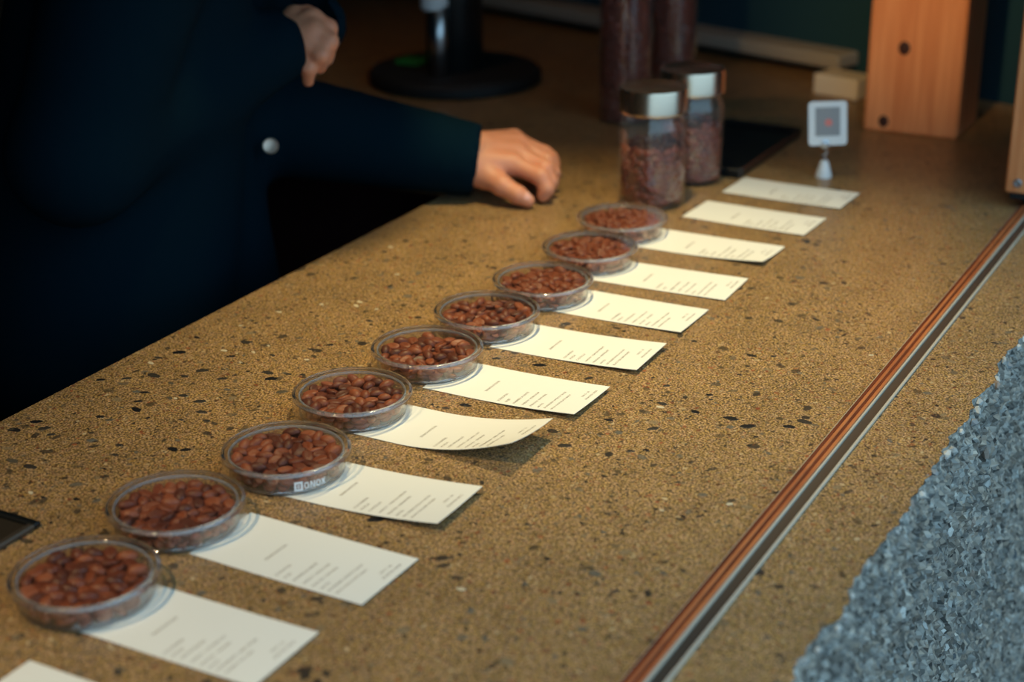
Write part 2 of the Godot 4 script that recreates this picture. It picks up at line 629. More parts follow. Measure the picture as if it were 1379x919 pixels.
# the larger pebbles that the grinding has laid bare, a hair proud of the matrix
func pebbles(t: Node3D) -> void:
	var shapes: Array[ArrayMesh] = []
	for v in 6:
		shapes.append(pebble_mesh(v))
	var at := [[-0.87, -0.899], [-0.853, -0.911], [-0.837, -0.926], [-0.814, -0.936], [-0.821, -0.896], [-0.814, -0.88], [-0.805, -0.867], [-0.821, -0.844], [-0.811, -0.843], [-0.844, -0.809], [-0.832, -0.803], [-0.863, -0.796], [-0.774, -0.812], [-0.726, -0.828], [-0.809, -0.952], [-0.784, -0.946], [-0.758, -0.973], [-0.749, -0.964], [-0.725, -0.947], [-0.815, -1.018], [-0.851, -0.974], [-0.806, -0.987], [-0.771, -0.902], [-0.858, -0.957], [-0.79, -0.905], [-0.807, -0.755], [-0.825, -0.756], [-0.757, -0.887], [-0.858, -0.815], [-0.735, -0.825], [-0.608, -1.084], [-0.569, -1.088], [-0.583, -0.991], [-0.473, -1.017], [-0.449, -1.063], [-0.421, -1.061], [-0.341, -1.082], [-0.392, -1.062], [-0.625, -0.878], [-0.672, -0.947], [-0.483, -0.962], [-0.437, -1.019], [-0.349, -1.068], [-0.251, -1.305], [-0.544, -0.802], [-0.535, -0.807], [-0.511, -0.858], [-0.376, -1.055], [-0.522, -1.058]]
	for k in 90:
		var left := k < 62
		at.append([rng.randf_range(-0.87, -0.71) if left else rng.randf_range(-0.47, -0.335), rng.randf_range(-1.32, -0.72)])
	for k in at.size():
		var p: Array = at[k]
		var known := k < 49
		var sz := rng.randf_range(0.0040, 0.0072) if known else rng.randf_range(0.0018, 0.0042)
		var which: int = [0, 1, 5, 0, 2, 1][rng.randi() % 6] if known else [0, 1, 2, 3, 4, 5, 4, 1][rng.randi() % 8]
		var o := put("stone", shapes[rng.randi() % 6], M["pebble%d" % which], t, Vector3(p[0], YC, p[1]))
		o.basis = Basis(Vector3.UP, rng.randf_range(-0.9, 0.5) + 0.35).scaled(Vector3(sz, 1, sz))
		o.scale.y = 0.00018


# ============================================================ window track and joinery
func build_track() -> void:
	var t := thing("window_track", "laminated wooden sliding window track with a metal channel set along the counter", "track")
	var z0 := 0.3
	var z1 := -2.09
	var parts := [["filler_strip", -0.3185, -0.3165, 0.0012, M.filler], ["wood_strip", -0.3165, -0.3135, 0.0034, M.wood_dark], ["wood_strip", -0.3135, -0.3108, 0.0038, M.wood_light], ["wood_strip", -0.3108, -0.3086, 0.0032, M.wood_dark], ["wood_strip", -0.3086, -0.3058, 0.0036, M.wood_light], ["filler_strip", -0.3058, -0.3040, 0.0026, M.filler], ["metal_channel", -0.3040, -0.2962, 0.0008, M.aluminium], ["filler_strip", -0.2962, -0.2940, 0.0022, M.filler]]
	for p in parts:
		put(p[0], box_mesh(Vector3(p[1], YC + 0.0001, z1), Vector3(p[2], YC + p[3], z0), 0.0004), p[4], t)
	# sliding sash that runs in the track
	var s := thing("sliding_window", "narrow orange wooden sliding window standing over the track at right edge", "window")
	put("stile", box_mesh(Vector3(-0.333, YC + 0.017, -1.76), Vector3(-0.288, 1.64, -1.69), 0.002), M.pine, s)
	put("bottom_rail", box_mesh(Vector3(-0.331, YC + 0.018, -2.06), Vector3(-0.290, YC + 0.09, -1.76), 0.002), M.pine, s)
	put("top_rail", box_mesh(Vector3(-0.331, 1.57, -2.06), Vector3(-0.290, 1.64, -1.76), 0.002), M.pine, s)
	put("light_block_panel", box_mesh(Vector3(-0.318, YC + 0.09, -2.06), Vector3(-0.306, 1.57, -1.76)), M.black_matt, s)  # opaque panel put in out of view, keeps street light off the post side
	var sc := st_new()
	lathe(sc, [Vector2(0.0045, 0), Vector2(0.0045, 0.001), Vector2(0.0035, 0.002), Vector2(0.0012, 0.0016), Vector2(0, 0.0016)], 16)
	var scr := put("screw", done(sc), M.grey_screw, s, Vector3(-0.3205, 0.9785, -1.69))
	scr.rotation.x = PI / 2
	var wh := st_new()
	lathe(wh, [Vector2(0, -0.006), Vector2(0.0085, -0.006), Vector2(0.0095, -0.004), Vector2(0.0095, 0.004), Vector2(0.0085, 0.006), Vector2(0, 0.006)], 24)
	var wheel := put("wheel", done(wh), M.rubber, s, Vector3(-0.3105, YC + 0.0133, -1.705))
	wheel.rotation.z = PI / 2
	put("wheel_bracket", box_mesh(Vector3(-0.328, YC + 0.010, -1.74), Vector3(-0.294, YC + 0.019, -1.692), 0.001), M.rubber, s)
	# post
	var post := thing("wooden_post", "square knotty pine post rising from the far end of the counter", "post", Vector3(-0.503, YC, -1.987))
	put("shaft", box_mesh(Vector3(-0.058, 0, -0.05), Vector3(0.058, 1.65, 0.05), 0.003), M.pine, post)
	for k in [[-0.0140, 0.1056, 0.0085], [-0.0325, 0.0135, 0.0075]]:
		var kn := st_new()
		var r: float = k[2]
		lathe(kn, [Vector2(r, 0), Vector2(r * 0.85, 0.0005), Vector2(r * 0.4, 0.0007), Vector2(0, 0.0006)], 18)
		var o := put("knot", done(kn), M.knot, post, Vector3(k[0], k[1], 0.05))
		o.rotation.x = PI / 2
		o.scale.x = 0.85


# ============================================================ things at the back
func build_back_of_counter() -> void:
	# brewing stand: round base, black column with a steel tube
	var t := thing("brew_stand", "black brewing stand with a round base and a steel tube on its column", "coffee machine", Vector3(-1.150, YC, -1.945))
	put("base_plate", lathe_mesh([Vector2(0, 0), Vector2(0.116, 0), Vector2(0.121, 0.004), Vector2(0.121, 0.014), Vector2(0.116, 0.019), Vector2(0, 0.019)], 72), M.black_matt, t)
	put("column", lathe_mesh([Vector2(0, 0.019), Vector2(0.038, 0.019), Vector2(0.040, 0.022), Vector2(0.040, 0.34), Vector2(0.034, 0.352), Vector2(0, 0.352)], 48), M.black_plastic, t)
	var tb := st_new()
	tube(tb, [Vector3(0.006, 0.019, 0.052), Vector3(0.006, 0.114, 0.052)], 0.0135, 20)
	put("steel_tube", done(tb), M.steel, t)
	put("pale_collar", lathe_mesh([Vector2(0.0, 0.110), Vector2(0.018, 0.110), Vector2(0.019, 0.112), Vector2(0.019, 0.126), Vector2(0.0, 0.128)], 24), M.white_plastic, t, Vector3(0.000, 0, 0.052))
	put("green_badge", box_mesh(Vector3(-0.088, 0.0185, -0.012), Vector3(-0.046, 0.026, 0.022), 0.003), M.green_plastic, t)
	# flat black tray behind the jars
	var tr := thing("black_tray", "flat black tray with a raised rim lying behind the two lidded jars", "tray", Vector3(-0.668, YC, -1.77))
	put("plate", box_mesh(Vector3(-0.046, 0, -0.10), Vector3(0.046, 0.006, 0.10), 0.002), M.black_plastic, tr)
	for s in [-1.0, 1.0]:
		put("rim", box_mesh(Vector3(-0.050, 0, s * 0.102 - 0.003), Vector3(0.050, 0.011, s * 0.102 + 0.003), 0.0015), M.black_plastic, tr)
		put("rim", box_mesh(Vector3(s * 0.048 - 0.003, 0, -0.099), Vector3(s * 0.048 + 0.003, 0.011, 0.099), 0.0015), M.black_plastic, tr)
	# pale block by the post
	var b := put("pale_block", box_mesh(Vector3(-0.034, 0, -0.022), Vector3(0.034, 0.028, 0.022), 0.002), M.cream_block, self, Vector3(-0.640, YC, -2.105))
	b.rotation.y = -0.25
	tag(b, "small pale block lying on the counter just left of the wooden post", "block")
	# drip tray let into the counter, near left
	var d := thing("drip_tray", "dark drip tray with a metal frame cut off at the left edge", "tray", Vector3(-0.82, YC, -0.55))
	var hx := 0.084
	var hz := 0.142
	put("grille", box_mesh(Vector3(-hx + 0.006, 0.0002, -hz + 0.006), Vector3(hx - 0.006, 0.0012, hz - 0.006)), M.tray_steel, d)
	for s in [-1.0, 1.0]:
		put("frame_bar", box_mesh(Vector3(-hx, 0, s * (hz - 0.003) - 0.003), Vector3(hx, 0.004, s * (hz - 0.003) + 0.003), 0.001), M.aluminium if s > 0 else M.black_plastic, d)
		put("frame_bar", box_mesh(Vector3(s * (hx - 0.003) - 0.003, 0, -hz + 0.006), Vector3(s * (hx - 0.003) + 0.003, 0.004, hz - 0.006), 0.001), M.aluminium, d)
	# tall bean tubes
	tall_tube(Vector3(-0.845, YC, -1.850), "tall clear tube of coffee beans, the left one behind the jars", 0.0335, 41)
	tall_tube(Vector3(-0.820, YC, -1.945), "tall clear tube of coffee beans, the right one behind the jars", 0.0300, 42)


func tall_tube(at: Vector3, label: String, r: float, sd: int) -> void:
	var t := thing("bean_tube", label, "container", at, 0.0)
	put("tube", lathe_mesh([Vector2(0, 0), Vector2(r - 0.001, 0), Vector2(r, 0.001), Vector2(r, 0.44), Vector2(r - 0.002, 0.44), Vector2(r - 0.002, 0.004), Vector2(0, 0.004)], 48), M.jar_glass, t)
	put("cap", lathe_mesh([Vector2(0, 0.44), Vector2(r + 0.002, 0.44), Vector2(r + 0.002, 0.462), Vector2(r, 0.465), Vector2(0, 0.465)], 48), M.black_plastic, t)
	bean_column(at + Vector3(0, 0.004, 0), r - 0.0025, 0.42, sd, "roasted coffee beans filling the %s tall tube" % ("left" if sd == 41 else "right"))


# beans piled in a jar: a dark core hidden behind one layer of beans along the glass and on top
func bean_column(at: Vector3, r: float, h: float, sd: int, label: String) -> void:
	var rr := RandomNumberGenerator.new()
	rr.seed = sd
	var st := st_new()
	lathe(st, [Vector2(0, 0.0), Vector2(r - 0.004, 0.0), Vector2(r - 0.004, h - 0.008), Vector2(0, h - 0.006)], 24)
	var y := 0.004
	var row := 0
	var xfs: Array[Transform3D] = []
	while y < h - 0.003:
		var n := int(TAU * (r - 0.003) / 0.0092)
		for j in n:
			var t := TAU * (j + 0.5 * (row % 2)) / n + rr.randf_range(-0.08, 0.08)
			var p := Vector3(cos(t) * (r - 0.0032), y + rr.randf_range(-0.0015, 0.0015), sin(t) * (r - 0.0032))
			var b := Basis(Vector3.UP, -t + PI / 2) * Basis(Vector3.BACK, rr.randf_range(-1.2, 1.2)) * Basis(Vector3.RIGHT, PI / 2 * (1.0 if rr.randf() < 0.6 else -1.0) + rr.randf_range(-0.5, 0.5))
			xfs.append(Transform3D(b, p))
		y += 0.0066
		row += 1
	for k in int(r * r * 26000.0):
		var a := rr.randf() * TAU
		var q := sqrt(rr.randf()) * (r - 0.006)
		xfs.append(Transform3D(Basis.from_euler(Vector3(rr.randf_range(-0.4, 0.4), rr.randf() * TAU, rr.randf_range(-0.4, 0.4))), Vector3(cos(a) * q, h - 0.004 + rr.randf_range(-0.002, 0.002), sin(a) * q)))
	var am := done(st)
	var st2 := SurfaceTool.new()
	st2.append_from(am, 0, Transform3D.IDENTITY)
	for x in xfs:
		st2.append_from(bean_mesh(rr.randi() % 3), 0, x)
	var o := put("coffee_beans", st2.commit(), M.bean_dark, self, at)
	tag(o, label, "coffee beans", "", "stuff")


# ============================================================ cards
const CARD_Z := [-0.535, -0.6355, -0.7365, -0.8365, -0.9390, -1.0355, -1.1370, -1.2335, -1.3260, -1.4295, -1.5350, -1.6370]
const CARD_X := [-0.493, -0.496, -0.490, -0.498, -0.497, -0.496, -0.491, -0.493, -0.490, -0.492, -0.486, -0.482]
# lift of the right end, extra lift of the near corner, turn
const CARD_BEND := [[0.0, 0.0, 0.0], [0.001, 0.0, 0.0], [0.001, 0.0, -0.02], [0.005, 0.002, 0.03], [0.015, 0.007, 0.0], [0.003, 0.002, 0.0], [0.004, 0.000, 0.02], [0.001, 0.001, 0.0], [0.001, 0.0, 0.03], [0.001, 0.004, 0.0], [0.001, 0.0, -0.04], [0.001, 0.0, -0.03]]
const CARD_L := 0.134
const CARD_W := 0.0635


func card_point(k: int, u: float, v: float, h: float) -> Vector3:
	# u runs from the dish end to the right end, v from the near edge to the far edge
	var b: Array = CARD_BEND[k]
	var s := clampf((u / CARD_L - 0.25) / 0.75, 0.0, 1.0)
	var near := 1.0 - v / CARD_W
	var up: float = b[0] * s * s + b[1] * s * s * near * near
	return Vector3(u - CARD_L, up + h, CARD_W / 2 - v)


func build_card(k: int) -> void:
	var where := ["cut off at the lower left corner", "in front of the nearest dish", "beside the second nearest dish", "beside the dish marked with a white logo", "with a strongly curled end, beside the fourth dish", "beside the fifth dish", "beside the sixth dish", "beside the seventh dish", "beside the eighth dish", "beside the farthest dish", "beside the nearer lidded jar", "beside the farther lidded jar"]
	var t := thing("tasting_card", "cream printed tasting card " + where[k], "card", Vector3(CARD_X[k], YC + 0.0003, CARD_Z[k]), CARD_BEND[k][2], "tasting cards on the counter")
	var st := st_new()
	var nu := 24
	var nv := 8
	var th := 0.0003
	for side in 2:
		st.set_smooth_group(side + 1)
		for i in nu:
			for j in nv:
				var h := th if side == 0 else 0.0
				var a := card_point(k, CARD_L * i / nu, CARD_W * j / nv, h)
				var b := card_point(k, CARD_L * (i + 1) / nu, CARD_W * j / nv, h)
				var c := card_point(k, CARD_L * (i + 1) / nu, CARD_W * (j + 1) / nv, h)
				var d := card_point(k, CARD_L * i / nu, CARD_W * (j + 1) / nv, h)
				if side == 0:
					quad(st, a, b, c, d)
				else:
					quad(st, d, c, b, a)
	st.set_smooth_group(-1)
	for i in nu:
		var u1 := CARD_L * i / nu
		var u2 := CARD_L * (i + 1) / nu
		quad(st, card_point(k, u1, 0, 0), card_point(k, u2, 0, 0), card_point(k, u2, 0, th), card_point(k, u1, 0, th))
		quad(st, card_point(k, u2, CARD_W, 0), card_point(k, u1, CARD_W, 0), card_point(k, u1, CARD_W, th), card_point(k, u2, CARD_W, th))
	for j in nv:
		var v1 := CARD_W * j / nv
		var v2 := CARD_W * (j + 1) / nv
		quad(st, card_point(k, CARD_L, v1, 0), card_point(k, CARD_L, v2, 0), card_point(k, CARD_L, v2, th), card_point(k, CARD_L, v1, th))
		quad(st, card_point(k, 0, v2, 0), card_point(k, 0, v1, 0), card_point(k, 0, v1, th), card_point(k, 0, v2, th))
	put("paper", done(st), M.white_card, t)
	# print: lines run from the near edge to the far edge
	var lines: Array = [[0.050, 0.26, "INNOVATION", 1.15]]
	var v := k % 3
	if v == 0:
		lines += [[0.069, 0.06, "COLOMBIA", 1.1], [0.0745, 0.06, "HUILA", 1.1], [0.081, 0.06, "CASTILLO", 1.1], [0.0885, 0.06, "VARIETY   PINK BOURBON", 0.95], [0.0955, 0.06, "PROCESS  ANAEROBIC", 0.95], [0.102, 0.06, "NOTES", 0.95], [0.1075, 0.06, "RED BERRY PEACH CACAO", 0.95], [0.1135, 0.06, "BLACK TEA AND HONEY", 0.95], [0.1225, 0.50, "120 G  24", 0.95], [0.1285, 0.42, "ROASTED 0612", 0.95]]
	elif v == 1:
		lines += [[0.069, 0.06, "COLOMBIA", 1.1], [0.075, 0.06, "HUILA", 1.1], [0.081, 0.06, "LOS NOGALES", 1.1], [0.0885, 0.06, "VARIETY  CATURRA LOT", 0.95], [0.0955, 0.06, "PROCESS    WASHED", 0.95], [0.1015, 0.06, "NOTES", 0.95], [0.107, 0.06, "STRAWBERRY  LIME CREAM", 0.95], [0.113, 0.06, "JASMINE TEA CANE", 0.95], [0.123, 0.52, "100 G  22", 0.95], [0.1285, 0.45, "ROASTED 0610", 0.95]]
	else:
		lines += [[0.068, 0.06, "ETHIOPIA", 1.1], [0.0745, 0.06, "GUJI", 1.1], [0.0815, 0.06, "HAMBELA WATE", 1.1], [0.089, 0.06, "VARIETY  HEIRLOOM", 0.95], [0.096, 0.06, "PROCESS  NATURAL", 0.95], [0.1025, 0.06, "NOTES", 0.95], [0.108, 0.06, "BLUEBERRY APRICOT ROSE", 0.95], [0.114, 0.06, "MILK CHOCOLATE MALT", 0.95], [0.1245, 0.56, "100 G  26", 0.95], [0.1295, 0.50, "ROASTED 0608", 0.95]]
	var ink := PackedVector3Array()
	var idx := PackedInt32Array()
	for l in lines:
		var tm: TextMesh = text(l[2], 0.0019 * l[3])
		var arr := tm.surface_get_arrays(0)
		var vs: PackedVector3Array = arr[Mesh.ARRAY_VERTEX]
		var ix: PackedInt32Array = arr[Mesh.ARRAY_INDEX] if arr[Mesh.ARRAY_INDEX] != null else PackedInt32Array(range(vs.size()))
		var o := ink.size()
		for q in vs:
			ink.append(card_point(k, l[0] - q.y, l[1] * CARD_W + q.x * 1.22, th + 0.00006 + (0.00004 if q.z > 0 else 0.0)))
		for q in ix:
			idx.append(o + q)
	put("printed_text", raw_mesh(ink, idx), M.ink, t)


var texts := {}
var sans: SystemFont


func text(s: String, cap: float) -> TextMesh:
	var key := "%s %f" % [s, cap]
	if not texts.has(key):
		if sans == null:
			sans = SystemFont.new()
			sans.font_names = PackedStringArray(["Droid Sans"])
		var tm := TextMesh.new()
		tm.text = s
		tm.font = sans
		tm.font_size = 24
		tm.pixel_size = cap / (24.0 * 0.714)
		tm.depth = 0.0001
		tm.curve_step = 4.0
		tm.horizontal_alignment = HORIZONTAL_ALIGNMENT_LEFT
		tm.vertical_alignment = VERTICAL_ALIGNMENT_BOTTOM
		texts[key] = tm
	return texts[key]


func raw_mesh(v: PackedVector3Array, ix: PackedInt32Array) -> ArrayMesh:
	var st := st_new()
	st.set_smooth_group(-1)
	for q in ix:
		st.add_vertex(v[q])
	return done(st)


# ============================================================ dishes
const DISH_X := [-0.6465, -0.657, -0.6392, -0.6538, -0.650, -0.6479, -0.6414, -0.6436, -0.6545]
const DISH_Z := [-0.6365, -0.7355, -0.8351, -0.9409, -1.0447, -1.1407, -1.2325, -1.3345, -1.4313]
const ORD := ["nearest", "second nearest", "third nearest, logo-marked", "fourth nearest", "fifth nearest", "sixth nearest", "seventh nearest", "eighth nearest", "farthest"]
var base_mesh: ArrayMesh
var lid_mesh: ArrayMesh
var rim_mesh: ArrayMesh
var skirt_mesh: ArrayMesh
var foot_mesh: ArrayMesh
var brim_mesh: ArrayMesh
var wall_mesh: ArrayMesh


func build_dish(k: int) -> void:
	if base_mesh == null:
		var r := 0.0412
		base_mesh = lathe_mesh([Vector2(0, 0.0), Vector2(r - 0.0041, 0.0), Vector2(r - 0.0041, 0.0013), Vector2(0, 0.0013)], 64)
		wall_mesh = lathe_mesh([Vector2(r, 0.0025), Vector2(r, 0.0140), Vector2(r - 0.0015, 0.0140), Vector2(r - 0.0015, 0.0025), Vector2(r, 0.0025)], 96)
		var q := DISH_R
		var h := DISH_H
		lid_mesh = lathe_mesh([Vector2(0, h - 0.0014), Vector2(q - 0.0026, h - 0.0014), Vector2(q - 0.0026, h), Vector2(0, h)], 96)
		rim_mesh = lathe_mesh([Vector2(q - 0.0026, h - 0.0014), Vector2(q - 0.0018, h - 0.0018), Vector2(q - 0.0014, h - 0.0028), Vector2(q, h - 0.0028), Vector2(q, h - 0.0016), Vector2(q - 0.0004, h - 0.0006), Vector2(q - 0.0012, h), Vector2(q - 0.0026, h), Vector2(q - 0.0026, h - 0.0014)], 96)
		skirt_mesh = lathe_mesh([Vector2(q - 0.0014, h - 0.0028), Vector2(q - 0.0014, 0.0040), Vector2(q - 0.0007, 0.0034), Vector2(q, 0.0040), Vector2(q, h - 0.0028), Vector2(q - 0.0014, h - 0.0028)], 96)
		brim_mesh = lathe_mesh([Vector2(r - 0.0015, 0.0141), Vector2(r, 0.0141), Vector2(r, 0.0154), Vector2(r - 0.0003, 0.0160), Vector2(r - 0.0009, 0.0162), Vector2(r - 0.0014, 0.0158), Vector2(r - 0.0015, 0.0152), Vector2(r - 0.0015, 0.0141)], 96)
		foot_mesh = lathe_mesh([Vector2(r - 0.0040, 0.0), Vector2(r - 0.0012, 0.0), Vector2(r - 0.0003, 0.0005), Vector2(r, 0.0014), Vector2(r, 0.0024), Vector2(r - 0.0015, 0.0024), Vector2(r - 0.0022, 0.0016), Vector2(r - 0.0040, 0.0013), Vector2(r - 0.0040, 0.0)], 96)
	var t := thing("petri_dish", "clear round petri dish of coffee beans, the %s of nine in the row" % ORD[k], "dish", Vector3(DISH_X[k], YC + 0.0007, DISH_Z[k]), 0.0, "petri dishes of coffee beans in a row")
	var db := put("dish_base", base_mesh, M.clear_plastic, t)
	put("side_wall", wall_mesh, M.clear_plastic, db)
	put("foot_ring", foot_mesh, M.solid_glass, db)
	put("brim", brim_mesh, M.edge_glass, db)
	var lid := put("lid", lid_mesh, M.clear_plastic, t)
	put("skirt", skirt_mesh, M.clear_plastic, lid)
	put("rim", rim_mesh, M.solid_glass, lid)
	if k == 2:
		# white lettering on the skirt
		var ink := PackedVector3Array()
		var idx := PackedInt32Array()
		var tm := TextMesh.new()
		var bold := SystemFont.new()
		bold.font_names = PackedStringArray(["Droid Sans"])
		bold.font_weight = 700
		tm.text = "ONOX"
		tm.font = bold
		tm.font_size = 24
		tm.pixel_size = 0.0050 / (24.0 * 0.714)
		tm.depth = 0.0001
		tm.curve_step = 3.0
		tm.horizontal_alignment = HORIZONTAL_ALIGNMENT_LEFT
		tm.vertical_alignment = VERTICAL_ALIGNMENT_BOTTOM
		var arr := tm.surface_get_arrays(0)
		var vs: PackedVector3Array = arr[Mesh.ARRAY_VERTEX]
		var ix: PackedInt32Array = arr[Mesh.ARRAY_INDEX] if arr[Mesh.ARRAY_INDEX] != null else PackedInt32Array(range(vs.size()))
		var a0 := deg_to_rad(48.0)
		var wide := 0.0
		var low := 1.0
		for p in vs:
			wide = maxf(wide, p.x)
			low = minf(low, p.y)
		var sx := 0.0165 / wide
		for p in vs:
			var an := a0 - (0.0066 + p.x * sx) / DISH_R
			var rr := DISH_R + 0.00005 + (0.0001 if p.z > 0 else 0.0)
			ink.append(Vector3(cos(an) * rr, 0.0064 + p.y - low, sin(an) * rr))
		idx.append_array(ix)
		# boxed letter: a filled block with slots
		for b in [[0.0, 0.0, 0.0014, 0.0070], [0.0045, 0.0, 0.0059, 0.0070], [0.0014, 0.0054, 0.0045, 0.0070], [0.0014, 0.0, 0.0045, 0.0016], [0.0020, 0.0022, 0.0039, 0.0032], [0.0020, 0.0038, 0.0039, 0.0048]]:
			var o := ink.size()
			for q in [Vector2(b[0], b[1]), Vector2(b[2], b[1]), Vector2(b[2], b[3]), Vector2(b[0], b[3])]:
				var an: float = a0 - q.x / DISH_R
				ink.append(Vector3(cos(an) * (DISH_R + 0.00015), 0.0054 + q.y, sin(an) * (DISH_R + 0.00015)))
			idx.append_array(PackedInt32Array([o, o + 2, o + 1, o, o + 3, o + 2]))
		put("white_logo", raw_mesh(ink, idx), M.logo_white, lid)


# ============================================================ beans
func bean_mesh(v: int) -> ArrayMesh:
	while bean_meshes.size() < 3:
		bean_meshes.append(make_bean(bean_meshes.size()))
	return bean_meshes[v]


func make_bean(v: int) -> ArrayMesh:
	var st := st_new()
	st.set_smooth_group(1)
	var nu := 16
	var nv := 10
	var a: float = [0.0065, 0.0060, 0.0069][v]
	var b: float = [0.0043, 0.0044, 0.0042][v]
	var rows: Array = []
	for i in nv + 1:
		var row: Array[Vector3] = []
		var th := PI * i / nv
		for j in nu:
			var ph := TAU * j / nu
			# poles at the two ends of the bean
			var p := Vector3(cos(th), sin(th) * sin(ph), sin(th) * cos(ph))
			var x := p.x * a
			var z := p.z * b * (1.0 + 0.06 * p.x)
			var y := p.y * 0.0041
			if p.y < 0:
				y = p.y * 0.0018
				var groove := exp(-pow((p.z + 0.10 * sin(p.x * 3.0)) / 0.13, 2.0)) * (1.0 - p.x * p.x)
				y += groove * 0.0017
			row.append(Vector3(x, y, z))
		rows.append(row)
	for i in nv:
		for j in nu:
			var j2 := (j + 1) % nu
			if i == 0:
				tri(st, rows[0][0], rows[1][j], rows[1][j2])
			elif i == nv - 1:
				tri(st, rows[i][j], rows[nv][0], rows[i][j2])
			else:
				quad(st, rows[i][j], rows[i + 1][j], rows[i + 1][j2], rows[i][j2])
	return done(st)


func pack(sd: int, radius: float, n: int) -> Array:
	var r := RandomNumberGenerator.new()
	r.seed = sd
	var p := PackedVector2Array()
	var d := PackedVector2Array()
	for i in n:
		var q := sqrt(r.randf()) * (radius - 0.004)
		var t := r.randf() * TAU
		p.append(Vector2(cos(t), sin(t)) * q)
		var y := r.randf() * TAU
		d.append(Vector2(cos(y), sin(y)) * 0.0023)
	var need := 0.0080
	for it in 34:
		for i in n:
			for j in range(i + 1, n):
				var w := p[i] - p[j]
				if w.length_squared() > 0.00013:
					continue
				for si in [-1.0, 1.0]:
					for sj in [-1.0, 1.0]:
						var e: Vector2 = (p[i] + d[i] * si) - (p[j] + d[j] * sj)
						var l := e.length()
						if l < need and l > 1e-7:
							var mv: Vector2 = e / l * (need - l) * 0.25
							p[i] += mv
							p[j] -= mv
							var ti: float = d[i].cross(mv) * si * 9000.0
							d[i] = d[i].rotated(clampf(ti, -0.2, 0.2))
							var tj: float = -d[j].cross(mv) * sj * 9000.0
							d[j] = d[j].rotated(clampf(tj, -0.2, 0.2))
		for i in n:
			for s in [-1.0, 1.0]:
				var e: Vector2 = p[i] + d[i] * s
				var l := e.length()
				if l > radius - 0.0040:
					p[i] -= e / l * (l - radius + 0.0040)
	var out: Array = []
	for i in n:
		out.append([p[i], d[i].angle()])
	return out


func build_beans() -> void:
	var inner := 0.0412 - 0.0018
	var lay: Array = []
	for v in 3:
		lay.append(pack(70 + v, inner, 51))
	var rest := SurfaceTool.new()
	var protos: Array = []
	for v in 3:
		for c in 4:
			var o := MeshInstance3D.new()
			o.mesh = bean_mesh(v)
			o.material_override = M["bean%d" % c]
			o.name = "coffee_bean"
			protos.append(o)
	var count := 0
	for k in 9:
		var top_y: float = [0.0116, 0.0108, 0.0122, 0.0122, 0.0106, 0.0112, 0.0120, 0.0114, 0.0114][k]
		for layer in 3:
			var pts: Array = lay[(k + layer * 2) % 3]
			var turn := rng.randf() * TAU
			for i in pts.size():
				var q: Vector2 = pts[i][0]
				q = q.rotated(turn)
				var yaw: float = -(pts[i][1] + turn)
				var y: float = [0.0040, 0.0080, top_y][layer] + rng.randf_range(-0.0005, 0.0005)
				if layer == 1:
					y = (0.0040 + top_y) / 2 + rng.randf_range(-0.0005, 0.0005)
				# a few gaps in the top layer
				if layer == 2 and k in [1, 4, 5] and rng.randf() < 0.13:
					continue
				var up := rng.randf() < 0.55
				var b := Basis(Vector3.UP, yaw) * Basis(Vector3.RIGHT, (PI if up else 0.0) + rng.randf_range(-0.5, 0.5)) * Basis(Vector3.BACK, rng.randf_range(-0.22, 0.22))
				var sc := rng.randf_range(0.92, 1.06)
				var xf := Transform3D(b.scaled(Vector3.ONE * sc), Vector3(DISH_X[k] + q.x, YC + 0.0007 + y, DISH_Z[k] + q.y))
				var single := layer == 2 and count < 300 and k < 6
				if single:
					var o: MeshInstance3D = protos[rng.randi() % 12].duplicate()
					o.name = "coffee_bean" if count == 0 else "coffee_bean_%03d" % count
					add_child(o, true)
					o.transform = xf
					tag(o, "brown roasted coffee bean in the top layer of the %s petri dish" % ORD[k], "coffee bean", "coffee beans in the %s petri dish" % ORD[k])
					count += 1
				else:
					rest.append_from(bean_mesh(rng.randi() % 3), 0, xf)
	for o in protos:
		o.free()
	var s := put("coffee_beans", rest.commit(), M.bean0)
	tag(s, "roasted coffee beans piled in the petri dishes beneath and beyond the single ones", "coffee beans", "", "stuff")


# ============================================================ jars and sign
func build_jars() -> void:
	var where := [Vector3(-0.671, YC + 0.0007, -1.541), Vector3(-0.668, YC + 0.0007, -1.640)]
	for k in 2:
		var t := thing("lidded_jar", "%s glass jar of coffee beans with a silver screw lid" % ["nearer squat" , "farther squat"][k], "jar", where[k], 0.0, "glass jars with silver lids")
		var r := 0.0362
		put("glass_body", lathe_mesh([Vector2(0, 0.0), Vector2(r - 0.004, 0.0), Vector2(r - 0.001, 0.0015), Vector2(r, 0.005), Vector2(r, 0.083), Vector2(r - 0.001, 0.089), Vector2(r - 0.004, 0.0935), Vector2(0.0322, 0.0965), Vector2(0.0315, 0.100), Vector2(0.0315, 0.118), Vector2(0.0290, 0.118), Vector2(0.0290, 0.099), Vector2(0.0305, 0.094), Vector2(r - 0.0042, 0.088), Vector2(r - 0.0028, 0.083), Vector2(r - 0.0028, 0.007), Vector2(r - 0.006, 0.004), Vector2(0, 0.0038)], 72), M.jar_glass, t)
		put("lid", lathe_mesh([Vector2(0.0345, 0.1005), Vector2(0.0357, 0.1000), Vector2(0.0362, 0.1010), Vector2(0.0358, 0.1025), Vector2(0.0358, 0.1235), Vector2(0.0350, 0.1256), Vector2(0.0335, 0.1260), Vector2(0.0318, 0.1252), Vector2(0, 0.1250)], 72), M.lid_silver, t)
		bean_column(where[k] + Vector3(0, 0.0042, 0), r - 0.0032, [0.060, 0.066][k], 51 + k, "roasted coffee beans filling the lower half of the %s lidded jar" % ["nearer", "farther"][k])


